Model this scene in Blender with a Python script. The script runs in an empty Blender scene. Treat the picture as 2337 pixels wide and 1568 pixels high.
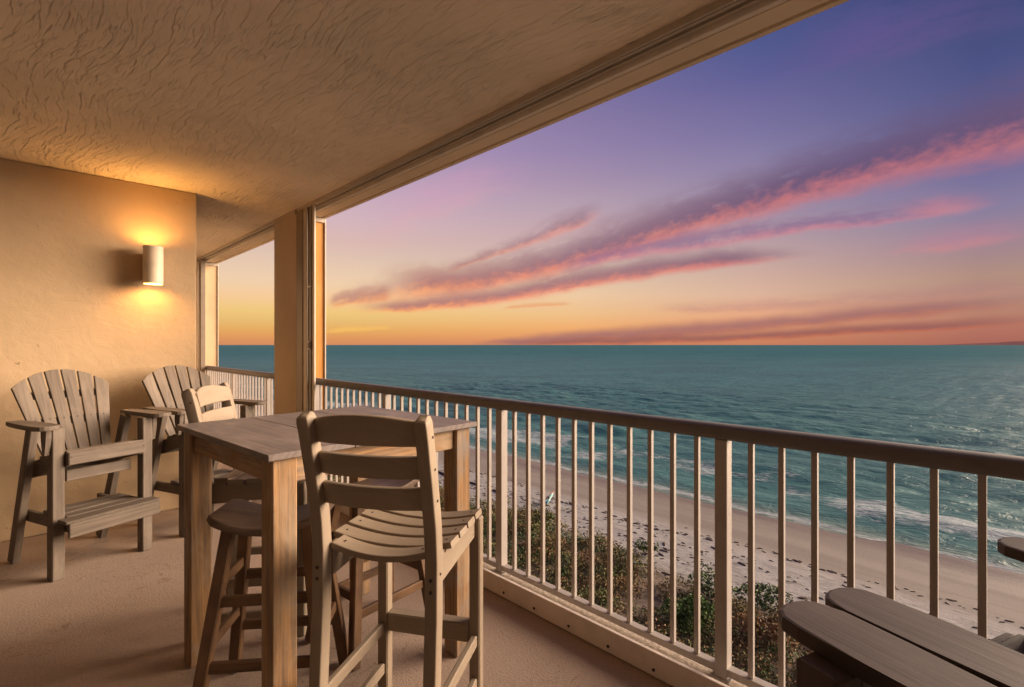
import bpy, bmesh, math, random
import numpy as np
from mathutils import Vector, Matrix, Quaternion

R = math.radians
scene = bpy.context.scene
COL = scene.collection
random.seed(7)
rng = np.random.default_rng(11)

# ------------------------------------------------------------------ camera
CAM_H = 1.35
YAW = 44.28
cam_data = bpy.data.cameras.new("camera")
cam_data.sensor_width = 36.0
cam_data.lens = 17.634
cam_data.shift_y = 0.0013
cam_data.clip_start = 0.02
cam_data.clip_end = 90000
cam = bpy.data.objects.new("camera", cam_data)
cam.location = (0, 0, CAM_H)
cam.rotation_euler = (R(90), 0, R(-YAW))
COL.objects.link(cam)
scene.camera = cam

# ------------------------------------------------------------------ view
scene.view_settings.view_transform = 'Standard'
scene.view_settings.look = 'None'
scene.view_settings.exposure = 0.92
scene.view_settings.gamma = 1.0
scene.view_settings.use_curve_mapping = False
scene.cycles.use_denoising = True
scene.cycles.max_bounces = 8
scene.cycles.diffuse_bounces = 5
scene.cycles.sample_clamp_indirect = 6.0

SUN_DIR = Vector((0.86, -0.52, 0.38)).normalized()
SUN_STRENGTH = 4.6
SUN_COLOR = (1.0, 0.77, 0.57)
SKY_GAIN = 0.528
LAMP_WATTS = 6.0


def lin(r, g, b):
    f = lambda c: (c / 12.92 if c <= 0.04045 else ((c + 0.055) / 1.055) ** 2.4)
    return (f(r / 255), f(g / 255), f(b / 255), 1.0)


# ------------------------------------------------------------------ node expression helper
class G:
    """Small wrapper: arithmetic on sockets makes Math nodes."""
    tree = None

    def __init__(s, sock):
        s.s = sock

    @staticmethod
    def m(op, *a, clamp=False):
        n = G.tree.nodes.new('ShaderNodeMath')
        n.operation = op
        n.use_clamp = clamp
        for i, x in enumerate(a):
            if isinstance(x, G):
                G.tree.links.new(x.s, n.inputs[i])
            else:
                n.inputs[i].default_value = float(x)
        return G(n.outputs[0])

    def __add__(s, o): return G.m('ADD', s, o)
    __radd__ = __add__
    def __mul__(s, o): return G.m('MULTIPLY', s, o)
    __rmul__ = __mul__
    def __sub__(s, o): return G.m('SUBTRACT', s, o)
    def __rsub__(s, o): return G.m('SUBTRACT', o, s)
    def __truediv__(s, o): return G.m('DIVIDE', s, o)


def smooth(x, a, b, lo=0.0, hi=1.0):
    n = G.tree.nodes.new('ShaderNodeMapRange')
    n.interpolation_type = 'SMOOTHSTEP'
    G.tree.links.new(x.s, n.inputs['Value'])
    n.inputs['From Min'].default_value = a
    n.inputs['From Max'].default_value = b
    n.inputs['To Min'].default_value = lo
    n.inputs['To Max'].default_value = hi
    return G(n.outputs[0])


def combine(x, y, z):
    n = G.tree.nodes.new('ShaderNodeCombineXYZ')
    for i, v in enumerate((x, y, z)):
        if isinstance(v, G):
            G.tree.links.new(v.s, n.inputs[i])
        else:
            n.inputs[i].default_value = v
    return G(n.outputs[0])


def separate(v):
    n = G.tree.nodes.new('ShaderNodeSeparateXYZ')
    G.tree.links.new(v.s, n.inputs[0])
    return G(n.outputs[0]), G(n.outputs[1]), G(n.outputs[2])


def noise(vec, scale=1.0, detail=4.0, rough=0.55, dist=0.0):
    n = G.tree.nodes.new('ShaderNodeTexNoise')
    G.tree.links.new(vec.s, n.inputs['Vector'])
    n.inputs['Scale'].default_value = scale
    n.inputs['Detail'].default_value = detail
    n.inputs['Roughness'].default_value = rough
    n.inputs['Distortion'].default_value = dist
    return G(n.outputs[0])


def voronoi(vec, scale=1.0, feature='F1'):
    n = G.tree.nodes.new('ShaderNodeTexVoronoi')
    n.feature = feature
    G.tree.links.new(vec.s, n.inputs['Vector'])
    n.inputs['Scale'].default_value = scale
    return G(n.outputs['Distance'])


def mixc(f, a, b):
    n = G.tree.nodes.new('ShaderNodeMix')
    n.data_type = 'RGBA'
    n.clamp_factor = True
    for key, v in ((0, f), (6, a), (7, b)):
        if isinstance(v, G):
            G.tree.links.new(v.s, n.inputs[key])
        elif key == 0:
            n.inputs[0].default_value = v
        else:
            n.inputs[key].default_value = v if len(v) == 4 else (*v, 1)
    return G(n.outputs[2])


def ramp(x, stops, interp='EASE'):
    n = G.tree.nodes.new('ShaderNodeValToRGB')
    cr = n.color_ramp
    cr.interpolation = interp
    while len(cr.elements) < len(stops):
        cr.elements.new(0.5)
    for e, (p, c) in zip(cr.elements, stops):
        e.position = p
        e.color = c
    G.tree.links.new(x.s, n.inputs[0])
    return G(n.outputs[0])


# ------------------------------------------------------------------ world: dusk sky with streaked clouds
def build_world():
    w = bpy.data.worlds.new("World")
    scene.world = w
    w.use_nodes = True
    t = w.node_tree
    t.nodes.clear()
    G.tree = t
    tc = t.nodes.new('ShaderNodeTexCoord')
    dx, dy, dz = separate(G(tc.outputs['Generated']))
    s, c = math.sin(R(YAW)), math.cos(R(YAW))
    df = dx * s + dy * c                        # towards the middle of the bay
    dr = dx * c - dy * s
    az = G.m('ARCTAN2', dr, df)
    hor = G.m('SQRT', df * df + dr * dr + 1e-6)
    v = dz / hor                                # tangent of the elevation
    vv = G.m('MAXIMUM', v, 0.0)
    def column_ramp(stops):
        return ramp(vv * (1 / 0.62), [(p / 0.62, lin(c[0], c[1] + (3 if p < 0.14 else 1), c[2] + (6 if p < 0.1 else -6 if 0.14 < p < 0.45 else -4))) for p, c in stops], 'LINEAR')
    ca = column_ramp([(0, (212, 138, 92)), (.010, (222, 146, 88)), (.025, (231, 166, 91)), (.047, (234, 188, 112)), (.062, (241, 197, 120)),
                      (.085, (248, 200, 146)), (.115, (240, 204, 176)), (.145, (232, 200, 181)), (.168, (224, 193, 183)), (.198, (219, 184, 184)),
                      (.236, (212, 180, 194)), (.30, (198, 167, 196)), (.40, (172, 148, 190)), (.60, (108, 104, 164))])
    cb = column_ramp([(0, (206, 134, 96)), (.012, (228, 150, 98)), (.036, (242, 174, 108)), (.061, (240, 190, 132)), (.0985, (239, 199, 157)),
                      (.138, (222, 195, 178)), (.185, (208, 178, 180)), (.229, (198, 168, 180)), (.275, (184, 160, 182)), (.297, (178, 154, 181)),
                      (.331, (166, 143, 179)), (.388, (150, 131, 177)), (.445, (138, 122, 171)), (.60, (98, 98, 158))])
    cc_ = column_ramp([(0, (200, 124, 88)), (.009, (206, 131, 92)), (.035, (228, 156, 114)), (.057, (230, 167, 128)), (.092, (220, 177, 150)),
                       (.143, (202, 168, 166)), (.194, (182, 156, 170)), (.229, (168, 146, 172)), (.28, (154, 138, 174)), (.331, (140, 128, 172)),
                       (.383, (124, 115, 167)), (.434, (112, 105, 161)), (.485, (95, 94, 153)), (.537, (82, 89, 146)), (.61, (72, 80, 138))])
    cd = column_ramp([(0, (168, 100, 84)), (.021, (180, 112, 92)), (.045, (184, 126, 104)), (.069, (182, 139, 119)), (.101, (178, 140, 132)),
                      (.149, (160, 132, 152)), (.197, (138, 126, 164)), (.245, (120, 112, 160)), (.29, (104, 100, 152)), (.341, (90, 91, 146)),
                      (.405, (77, 83, 139)), (.501, (63, 73, 124)), (.61, (54, 64, 116))])
    col = mixc(G.m('ADD', az * (1 / 0.445), 0.325 / 0.445, clamp=True), ca, cb)
    col = mixc(G.m('ADD', az * (1 / 0.336), -0.1197 / 0.336, clamp=True), col, cc_)
    col = mixc(G.m('ADD', az * (1 / 0.296), -0.4556 / 0.296, clamp=True), col, cd)
    # back of the sky, never seen directly: dull violet
    col = mixc(smooth(df, 0.25, -0.5), col, mixc(smooth(v, 0.0, 0.8), lin(160, 122, 124), lin(84, 84, 136)))

    ramp_az = lambda a, b, c: mixc(smooth(az, 0.02, 0.62), mixc(smooth(az, -0.32, 0.10), lin(*a), lin(*b)), lin(*c))
    cloud_top = ramp_az((194, 134, 118), (152, 114, 128), (106, 86, 120))
    cloud_top = mixc(smooth(v, 0.21, 0.09) * 0.7, cloud_top, lin(176, 120, 118))
    cloud_low = ramp_az((254, 166, 104), (244, 146, 118), (198, 118, 124))

    def band(pts, noise_amp=0.012, strength=1.0, top=(128, 92, 128), bottom=(238, 128, 118),
             warm=None, sx=5.0, sy=12.0, seed=0.0, contrast=(0.30, 0.62), edge=(-0.75, 0.2), feather=(0.10, 0.82)):
        """A streak of cloud: centre line and half width interpolated over azimuth."""
        nonlocal col
        P = []
        for px, py, hw in pts:
            tt = (px - 1168.5) / 1144.7
            k = math.sqrt(1 + tt * tt)
            P.append((math.atan(tt), (787 - py) / 1144.7 / k, 1.45 * hw / 1144.7 / k))
        a0, a1 = P[0][0], P[-1][0]
        u = (az - a0) * (1.0 / (a1 - a0))
        def curve(vals, scale):
            n = t.nodes.new('ShaderNodeFloatCurve')
            cm = n.mapping.curves[0]
            n.mapping.use_clip = False
            pts_ = [((p[0] - a0) / (a1 - a0), q / scale) for p, q in zip(P, vals)]
            cm.points[0].location = pts_[0]
            cm.points[1].location = pts_[-1]
            for q in pts_[1:-1]:
                cm.points.new(*q)
            n.mapping.update()
            t.links.new(G.m('MINIMUM', G.m('MAXIMUM', u, 0.0), 1.0).s, n.inputs['Value'])
            return G(n.outputs[0]) * scale
        cen = curve([p[1] for p in P], 0.6)
        hw = curve([p[2] for p in P], 0.1)
        wob = noise(combine(az * 11.0 + seed, v * 26.0, seed), 1.0, 3.0, 0.55) - 0.5
        d = (v - cen + wob * (noise_amp * 2.6)) / hw
        # streak texture running along the band
        tex = noise(combine(az * sx + seed * 2.3, (v - cen) * sy * 2.2, seed), 1.5, 4.0, 0.62, 0.5)
        tex2 = noise(combine(az * sx * 5 + seed, (v - cen) * sy * 3.2, seed + 4), 1.6, 3.0, 0.6, 0.3)
        body = smooth(d, -1.05, -0.30) * smooth(d, 1.5, -0.1)
        ends = smooth(u, -0.03, feather[0]) * smooth(u, 1.02, feather[1])
        dens = body * ends * smooth(tex * 0.65 + tex2 * 0.35 + body * 0.20, contrast[0] + 0.08, contrast[1] + 0.14) * strength
        shade = smooth(d + (tex2 - 0.5) * 1.0, edge[0], edge[1])
        cc = mixc(shade, cloud_low if warm else lin(*bottom), cloud_top if warm else lin(*top))
        col = mixc(dens, col, cc)

    W = ((252, 158, 92), -0.28, 0.12)
    band([(800, 560, 40), (1000, 450, 45), (1250, 390, 40)], 0.02, 0.28, (224, 160, 186), (240, 168, 172), seed=3.1, feather=(0.4, 0.5))
    band([(1750, 150, 60), (2100, 40, 70), (2500, -60, 80)], 0.02, 0.35, (116, 90, 152), (128, 92, 150), seed=8.8, feather=(0.4, 0.5))
    band([(1020, 614, 10), (1150, 568, 12), (1280, 515, 22), (1380, 476, 18)], 0.010, 0.7, (156, 128, 158), (222, 140, 140), W, seed=1.7)
    band([(750, 692, 12), (800, 680, 20), (900, 668, 16)], 0.006, 0.8, (206, 130, 120), (250, 150, 100), W, seed=5.5)
    band([(845, 660, 14), (940, 648, 34), (1040, 640, 32), (1230, 606, 30), (1450, 535, 38), (1700, 455, 46), (1950, 380, 54),
          (2150, 325, 66), (2500, 225, 88), (2950, 90, 100)], 0.010, 0.97, (122, 92, 134), (240, 126, 116), W, seed=2.2, contrast=(0.22, 0.5))
    band([(1280, 610, 12), (1500, 562, 20), (1750, 522, 24), (1950, 500, 20), (2150, 475, 18), (2300, 450, 12)], 0.008, 0.75,
         (140, 108, 142), (212, 130, 142), seed=6.4)
    band([(2020, 478, 14), (2180, 468, 22), (2290, 455, 12)], 0.006, 0.5, (206, 132, 142), (222, 136, 138), seed=7.1, feather=(0.5, 0.5))
    band([(820, 703, 8), (950, 696, 15), (1150, 672, 17), (1350, 634, 20), (1550, 603, 19), (1750, 583, 14), (1860, 580, 7)], 0.006, 0.95,
         (156, 108, 122), (248, 136, 116), W, seed=4.4, contrast=(0.2, 0.48))
    band([(2000, 575, 14), (2120, 556, 22), (2400, 510, 20)], 0.007, 0.5, (186, 132, 152), (222, 138, 138), seed=9.3, feather=(0.4, 0.6))
    band([(1080, 786, 4), (1250, 776, 10), (1500, 758, 13), (1800, 735, 14), (2050, 712, 16), (2450, 672, 16)], 0.006, 0.85,
         (160, 108, 108), (186, 116, 98), seed=10.2, sx=6, sy=30, contrast=(0.14, 0.36))
    band([(1180, 783, 4), (1500, 776, 8), (1800, 762, 9), (2100, 747, 10), (2450, 728, 10)], 0.004, 0.9, (152, 96, 92), (190, 108, 84), seed=12.0,
         sx=6, sy=30, contrast=(0.12, 0.34))
    band([(1150, 703, 3), (1220, 696, 5), (1310, 693, 3)], 0.002, 0.6, (232, 160, 110), (240, 160, 104), seed=13.0)
    band([(740, 757, 4), (800, 752, 6), (900, 747, 3)], 0.003, 0.6, (252, 200, 104), (252, 196, 96), seed=14.0)
    band([(1500, 705, 10), (1900, 690, 16), (2450, 640, 22)], 0.006, 0.35, (176, 122, 126), (206, 140, 122), seed=17.0, sx=6, sy=30)
    # below the horizon: dull sea tone
    col = mixc(smooth(v, 0.0, -0.04), col, lin(70, 84, 92))
    # glow round the low sun, added unseen at right to light the interior
    fill_glow = smooth(az, 0.84, 1.15) * smooth(az, 1.95, 1.45) * smooth(v, -0.01, 0.02) * smooth(v, 0.75, 0.15)
    col = mixc(fill_glow, col, mixc(smooth(v, 0.30, 0.06), (10.0, 7.8, 6.2, 1), (24.0, 17.5, 12.0, 1)))
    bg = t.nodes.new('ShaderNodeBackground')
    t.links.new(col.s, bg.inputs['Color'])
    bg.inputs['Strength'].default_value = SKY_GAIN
    out = t.nodes.new('ShaderNodeOutputWorld')
    t.links.new(bg.outputs[0], out.inputs['Surface'])


build_world()

# ------------------------------------------------------------------ sun: broad low dusk light from the right, seaward side
sd = bpy.data.lights.new("sun", 'SUN')
sd.energy = SUN_STRENGTH
sd.angle = R(42)
sd.color = SUN_COLOR
so = bpy.data.objects.new("sun", sd)
so.rotation_euler = SUN_DIR.to_track_quat('Z', 'Y').to_euler()
so.location = (6, -6, 6)
COL.objects.link(so)


# ------------------------------------------------------------------ materials
def new_mat(name):
    m = bpy.data.materials.new(name)
    m.use_nodes = True
    t = m.node_tree
    b = t.nodes['Principled BSDF']
    G.tree = t
    return m, t, b


def coords(t, kind='Object'):
    n = t.nodes.new('ShaderNodeTexCoord')
    return G(n.outputs[kind])


def geo_pos(t):
    n = t.nodes.new('ShaderNodeNewGeometry')
    return G(n.outputs['Position'])


def set_bump(t, b, h, strength=0.3, dist=0.01):
    n = t.nodes.new('ShaderNodeBump')
    n.inputs['Strength'].default_value = strength
    n.inputs['Distance'].default_value = dist
    t.links.new(h.s, n.inputs['Height'])
    t.links.new(n.outputs[0], b.inputs['Normal'])


def setc(t, b, c):
    t.links.new(c.s, b.inputs['Base Color'])


def wood(name, base, dark, light, streak=1.0, rough=0.62, patch=None, bump=0.25):
    m, t, b = new_mat(name)
    u, v, _ = separate(coords(t, 'UV'))
    grain = noise(combine(u * 2.2, v * 60.0, 0.0), 1.0, 6.0, 0.6, 0.8)
    fine = noise(combine(u * 9.0, v * 330.0, 2.0), 1.0, 3.0, 0.6)
    blot = noise(combine(u * 3.0, v * 7.0, 5.0), 1.0, 4.0, 0.6, 0.5)
    g = smooth(grain, 0.5 - 0.2 * 1, 0.72)
    c = mixc(g * streak, base, dark)
    c = mixc(smooth(blot, 0.42, 0.75) * 0.7, c, light)
    c = mixc(smooth(fine, 0.55, 0.8) * 0.35 * streak, c, dark)
    if patch:
        pn = noise(combine(u * 2.6, v * 5.0, 9.0), 1.0, 5.0, 0.65, 1.0)
        c = mixc(smooth(pn, 0.52, 0.68) * 0.8, c, patch)
    setc(t, b, c)
    b.inputs['Roughness'].default_value = rough
    b.inputs['Specular IOR Level'].default_value = 0.3
    set_bump(t, b, grain * 0.6 + fine * 0.4, bump, 0.003)
    return m


def plaster(name, base, kind):
    m, t, b = new_mat(name)
    p = geo_pos(t)
    x, y, z = separate(p)
    big = noise(p, 1.3, 4.0)
    c = mixc(smooth(big, 0.35, 0.7), base, tuple(0.86 * q for q in base[:3]) + (1,))
    if kind == 'ceiling':
        # brushed stucco: long strokes running with the balcony, bending where the brush turned
        wx = (noise(p, 0.7, 1.0) - 0.5) * 0.30 + (noise(p, 2.2, 1.0) - 0.5) * 0.06
        sx = x + wx + y * 0.05
        h1 = noise(combine(sx * 26.0, y * 3.8, 0.0), 1.0, 1.6, 0.6, 0.0)
        h2 = noise(combine(sx * 50.0 + y * 4.0 + 7.0, y * 7.0, 3.0), 1.0, 1.0, 0.5, 0.0)
        h3 = noise(combine(sx * 14.0 - y * 2.0, y * 3.0, 9.0), 1.0, 2.0, 0.6, 0.1)
        amount = smooth(noise(combine(x * 1.5, y * 1.1, 4.0), 1.0, 4.0, 0.65), 0.36, 0.56)
        patch = smooth(noise(combine(x * 2.3, y * 2.0, 8.0), 1.0, 3.0), 0.45, 0.6)
        grit = noise(p, 130.0, 3.0)
        h = smooth(h1, 0.50, 0.57) * (amount * 0.85 + 0.15) + smooth(h2, 0.53, 0.60) * 0.4 * amount + smooth(h3, 0.54, 0.59) * 0.7 * patch + grit * 0.2
        set_bump(t, b, h, 0.85, 0.010)
    elif kind == 'wall':
        blobs = noise(combine(x * 9, y * 9, z * 9), 1.0, 5.0, 0.6, 0.5)
        trowel = noise(combine(x * 2.5, y * 2.5, z * 34.0 + noise(p, 2.0, 2.0) * 9), 1.0, 3.0, 0.5, 0.3)
        patch = smooth(noise(p, 1.7, 3.0), 0.48, 0.62)
        grit = noise(p, 150.0, 3.0)
        chips = smooth(noise(p, 30.0, 3.0), 0.68, 0.74) * smooth(noise(p, 2.2, 2.0), 0.52, 0.62)
        h = smooth(blobs, 0.35, 0.65) * 0.5 + trowel * patch * 0.6 + grit * 0.3 - chips * 1.2
        c = mixc(chips * 0.35, c, (0.10, 0.07, 0.04, 1))
        set_bump(t, b, h, 0.4, 0.006)
    else:
        grit = noise(p, 120.0, 4.0)
        h = noise(combine(x * 60, y * 8, z * 8), 1.0, 3.0) * 0.7 + grit * 0.4
        set_bump(t, b, h, 0.45, 0.005)
    setc(t, b, c)
    b.inputs['Roughness'].default_value = 0.85
    b.inputs['Specular IOR Level'].default_value = 0.2
    return m


def paint(name, base, rough=0.45, grime=None, metallic=0.0):
    m, t, b = new_mat(name)
    p = geo_pos(t)
    n1 = noise(p, 9.0, 5.0, 0.6)
    c = mixc(smooth(n1, 0.4, 0.75) * 0.5, base, grime or tuple(0.72 * q for q in base[:3]) + (1,))
    if name.endswith('rail_paint') or name in ('railing_paint', 'track_white', 'handrail_paint'):
        # small chips and rust freckles, denser in patches
        chips = smooth(noise(p, 75.0, 3.0, 0.6), 0.66, 0.72) * smooth(noise(p, 5.0, 2.0), 0.45, 0.62)
        c = mixc(chips * 0.55, c, (0.11, 0.06, 0.035, 1))
    setc(t, b, c)
    b.inputs['Roughness'].default_value = rough
    b.inputs['Metallic'].default_value = metallic
    set_bump(t, b, noise(p, 60.0, 3.0), 0.06, 0.003)
    return m


M = {}
M['wall'] = plaster('cream_stucco', (0.50, 0.365, 0.225, 1), 'wall')
M['ceiling'] = plaster('brushed_stucco', (0.87, 0.74, 0.58, 1), 'ceiling')
M['trim'] = plaster('cream_trim', (0.50, 0.40, 0.29, 1), 'trim')
M['soffit'] = plaster('pale_soffit', (0.78, 0.64, 0.47, 1), 'trim')
M['lip'] = paint('pale_lip', (0.74, 0.66, 0.56, 1), 0.5)
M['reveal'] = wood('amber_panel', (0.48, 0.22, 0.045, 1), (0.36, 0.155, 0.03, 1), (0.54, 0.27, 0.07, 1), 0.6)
M['alu'] = paint('cream_aluminium', (0.45, 0.38, 0.30, 1), 0.42)
M['alu_dark'] = paint('dull_bronze_aluminium', (0.20, 0.155, 0.115, 1), 0.45)
M['rail_paint'] = paint('railing_paint', (0.315, 0.28, 0.255, 1), 0.5)
M['handrail'] = paint('handrail_paint', (0.13, 0.118, 0.113, 1), 0.62)
M['track'] = paint('track_white', (0.66, 0.58, 0.51, 1), 0.5)
M['seam'] = paint('dark_gasket', (0.03, 0.022, 0.018, 1), 0.6)
M['steel'] = paint('dull_steel', (0.42, 0.38, 0.33, 1), 0.3, None, 0.8)
M['glass'] = paint('bounce_cut_glass', (0.02, 0.018, 0.017, 1), 0.08)
M['screw'] = paint('rusty_screw', (0.035, 0.02, 0.014, 1), 0.6)
M['sconce'] = paint('sconce_white', (0.66, 0.55, 0.41, 1), 0.55)
M['bracket'] = paint('sconce_bracket', (0.42, 0.27, 0.12, 1), 0.6)
M['adirondack'] = wood('taupe_plank', (0.15, 0.118, 0.092, 1), (0.08, 0.062, 0.048, 1), (0.21, 0.168, 0.13, 1), 0.9, 0.65, None, 0.3)
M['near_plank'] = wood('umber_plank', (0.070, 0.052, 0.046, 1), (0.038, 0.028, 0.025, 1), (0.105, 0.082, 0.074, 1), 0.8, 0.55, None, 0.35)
M['barchair'] = wood('sand_plank', (0.255, 0.20, 0.145, 1), (0.19, 0.145, 0.10, 1), (0.30, 0.24, 0.175, 1), 0.5, 0.6, None, 0.1)
M['table'] = wood('weathered_pine', (0.36, 0.205, 0.09, 1), (0.13, 0.085, 0.055, 1), (0.44, 0.34, 0.235, 1), 1.0, 0.7, (0.24, 0.205, 0.175, 1), 0.55)
M['tabletop'] = wood('grey_tabletop', (0.20, 0.16, 0.145, 1), (0.11, 0.088, 0.08, 1), (0.30, 0.245, 0.22, 1), 0.8, 0.55, (0.11, 0.102, 0.11, 1), 0.35)
M['stool'] = wood('dark_stain', (0.13, 0.070, 0.036, 1), (0.055, 0.03, 0.018, 1), (0.23, 0.125, 0.055, 1), 0.8, 0.5, None, 0.3)
M['stoolseat'] = wood('worn_seat', (0.12, 0.075, 0.05, 1), (0.055, 0.035, 0.024, 1), (0.18, 0.125, 0.09, 1), 0.8, 0.45, None, 0.3)


def floor_mat():
    m, t, b = new_mat('textured_concrete')
    p = geo_pos(t)
    x, y, z = separate(p)
    big = noise(p, 0.9, 4.0)
    sp = noise(p, 95.0, 3.0, 0.7)
    sp2 = noise(p, 240.0, 2.0, 0.7)
    c = mixc(smooth(big, 0.35, 0.7), (0.365, 0.275, 0.215, 1), (0.295, 0.22, 0.17, 1))
    c = mixc(smooth(sp, 0.52, 0.68) * 0.5, c, (0.19, 0.135, 0.10, 1))
    c = mixc(smooth(sp2, 0.56, 0.7) * 0.5, c, (0.58, 0.45, 0.36, 1))
    swirl = noise(combine(x * 22 + noise(p, 3.0) * 8, y * 22, 0.0), 1.0, 3.0, 0.6, 1.5)
    c = mixc(smooth(swirl, 0.54, 0.68) * smooth(noise(p, 1.5, 2.0), 0.42, 0.6) * 0.55, c, (0.18, 0.105, 0.075, 1))
    setc(t, b, c)
    b.inputs['Roughness'].default_value = 0.85
    b.inputs['Specular IOR Level'].default_value = 0.2
    set_bump(t, b, sp * 0.8 + sp2 * 0.35 + swirl * 0.5, 0.55, 0.006)
    return m


M['floor'] = floor_mat()


def ledge_mat():
    m, t, b = new_mat('rough_ledge')
    p = geo_pos(t)
    n1 = noise(p, 55.0, 5.0, 0.7)
    c = mixc(smooth(n1, 0.35, 0.65), (0.42, 0.35, 0.285, 1), (0.28, 0.23, 0.185, 1))
    setc(t, b, c)
    b.inputs['Roughness'].default_value = 0.9
    set_bump(t, b, n1, 0.7, 0.01)
    return m


M['ledge'] = ledge_mat()


def sand_mat():
    m, t, b = new_mat('beach_sand')
    p = geo_pos(t)
    x, y, z = separate(p)
    wob = (noise(combine(x * 0.05, y * 0.045, 0.0), 1.0, 3.0) - 0.5) * 5.0
    xs = x + wob
    foot = noise(combine(x * 1.5, y * 0.8, 0.0), 1.0, 5.0, 0.65, 0.6)
    fine = noise(p, 9.0, 4.0, 0.65)
    dry = mixc(smooth(foot, 0.4, 0.66), (0.27, 0.258, 0.245, 1), (0.20, 0.188, 0.175, 1))
    dry = mixc(smooth(fine, 0.5, 0.75) * 0.35, dry, (0.16, 0.143, 0.128, 1))
    damp = mixc(smooth(noise(combine(xs * 0.7, y * 0.05, 1.0), 1.0, 4.0), 0.4, 0.65), (0.185, 0.162, 0.140, 1), (0.15, 0.13, 0.112, 1))
    wet = mixc(smooth(noise(combine(xs * 0.9, y * 0.09, 2.0), 1.0, 4.0), 0.4, 0.65), (0.145, 0.122, 0.102, 1), (0.11, 0.092, 0.078, 1))
    c = mixc(smooth(xs, 30.5, 33.0), dry, damp)
    c = mixc(smooth(xs, 36.0, 39.5), c, wet)
    # litter of dead weed left in lines by the tide, each scrap a small dark shape
    scrap = noise(combine(x * 2.6 + y * 0.5, y * 0.75, 7.0), 1.0, 5.0, 0.68, 0.8)
    lines = smooth(noise(combine(xs * 1.0, y * 0.05, 4.0), 1.0, 3.0), 0.40, 0.62)
    litter = smooth(scrap, 0.57, 0.63) * (lines * 0.8 + 0.25) * smooth(xs, 32.0, 29.5)
    c = mixc(litter * 0.75, c, (0.05, 0.04, 0.033, 1))
    # soil under the dune plants
    soil = smooth(x + (foot - 0.5) * 4, 25.6, 23.6)
    c = mixc(soil * 0.92, c, mixc(smooth(foot, 0.4, 0.6), (0.075, 0.052, 0.032, 1), (0.16, 0.12, 0.085, 1)))
    setc(t, b, c)
    rr = smooth(xs, 35.5, 40.0, 0.9, 0.35)
    t.links.new(rr.s, b.inputs['Roughness'])
    b.inputs['Specular IOR Level'].default_value = 0.25
    set_bump(t, b, foot * smooth(xs, 34.0, 30.0) + fine * 0.25, 0.8, 0.09)
    return m


M['sand'] = sand_mat()


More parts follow.
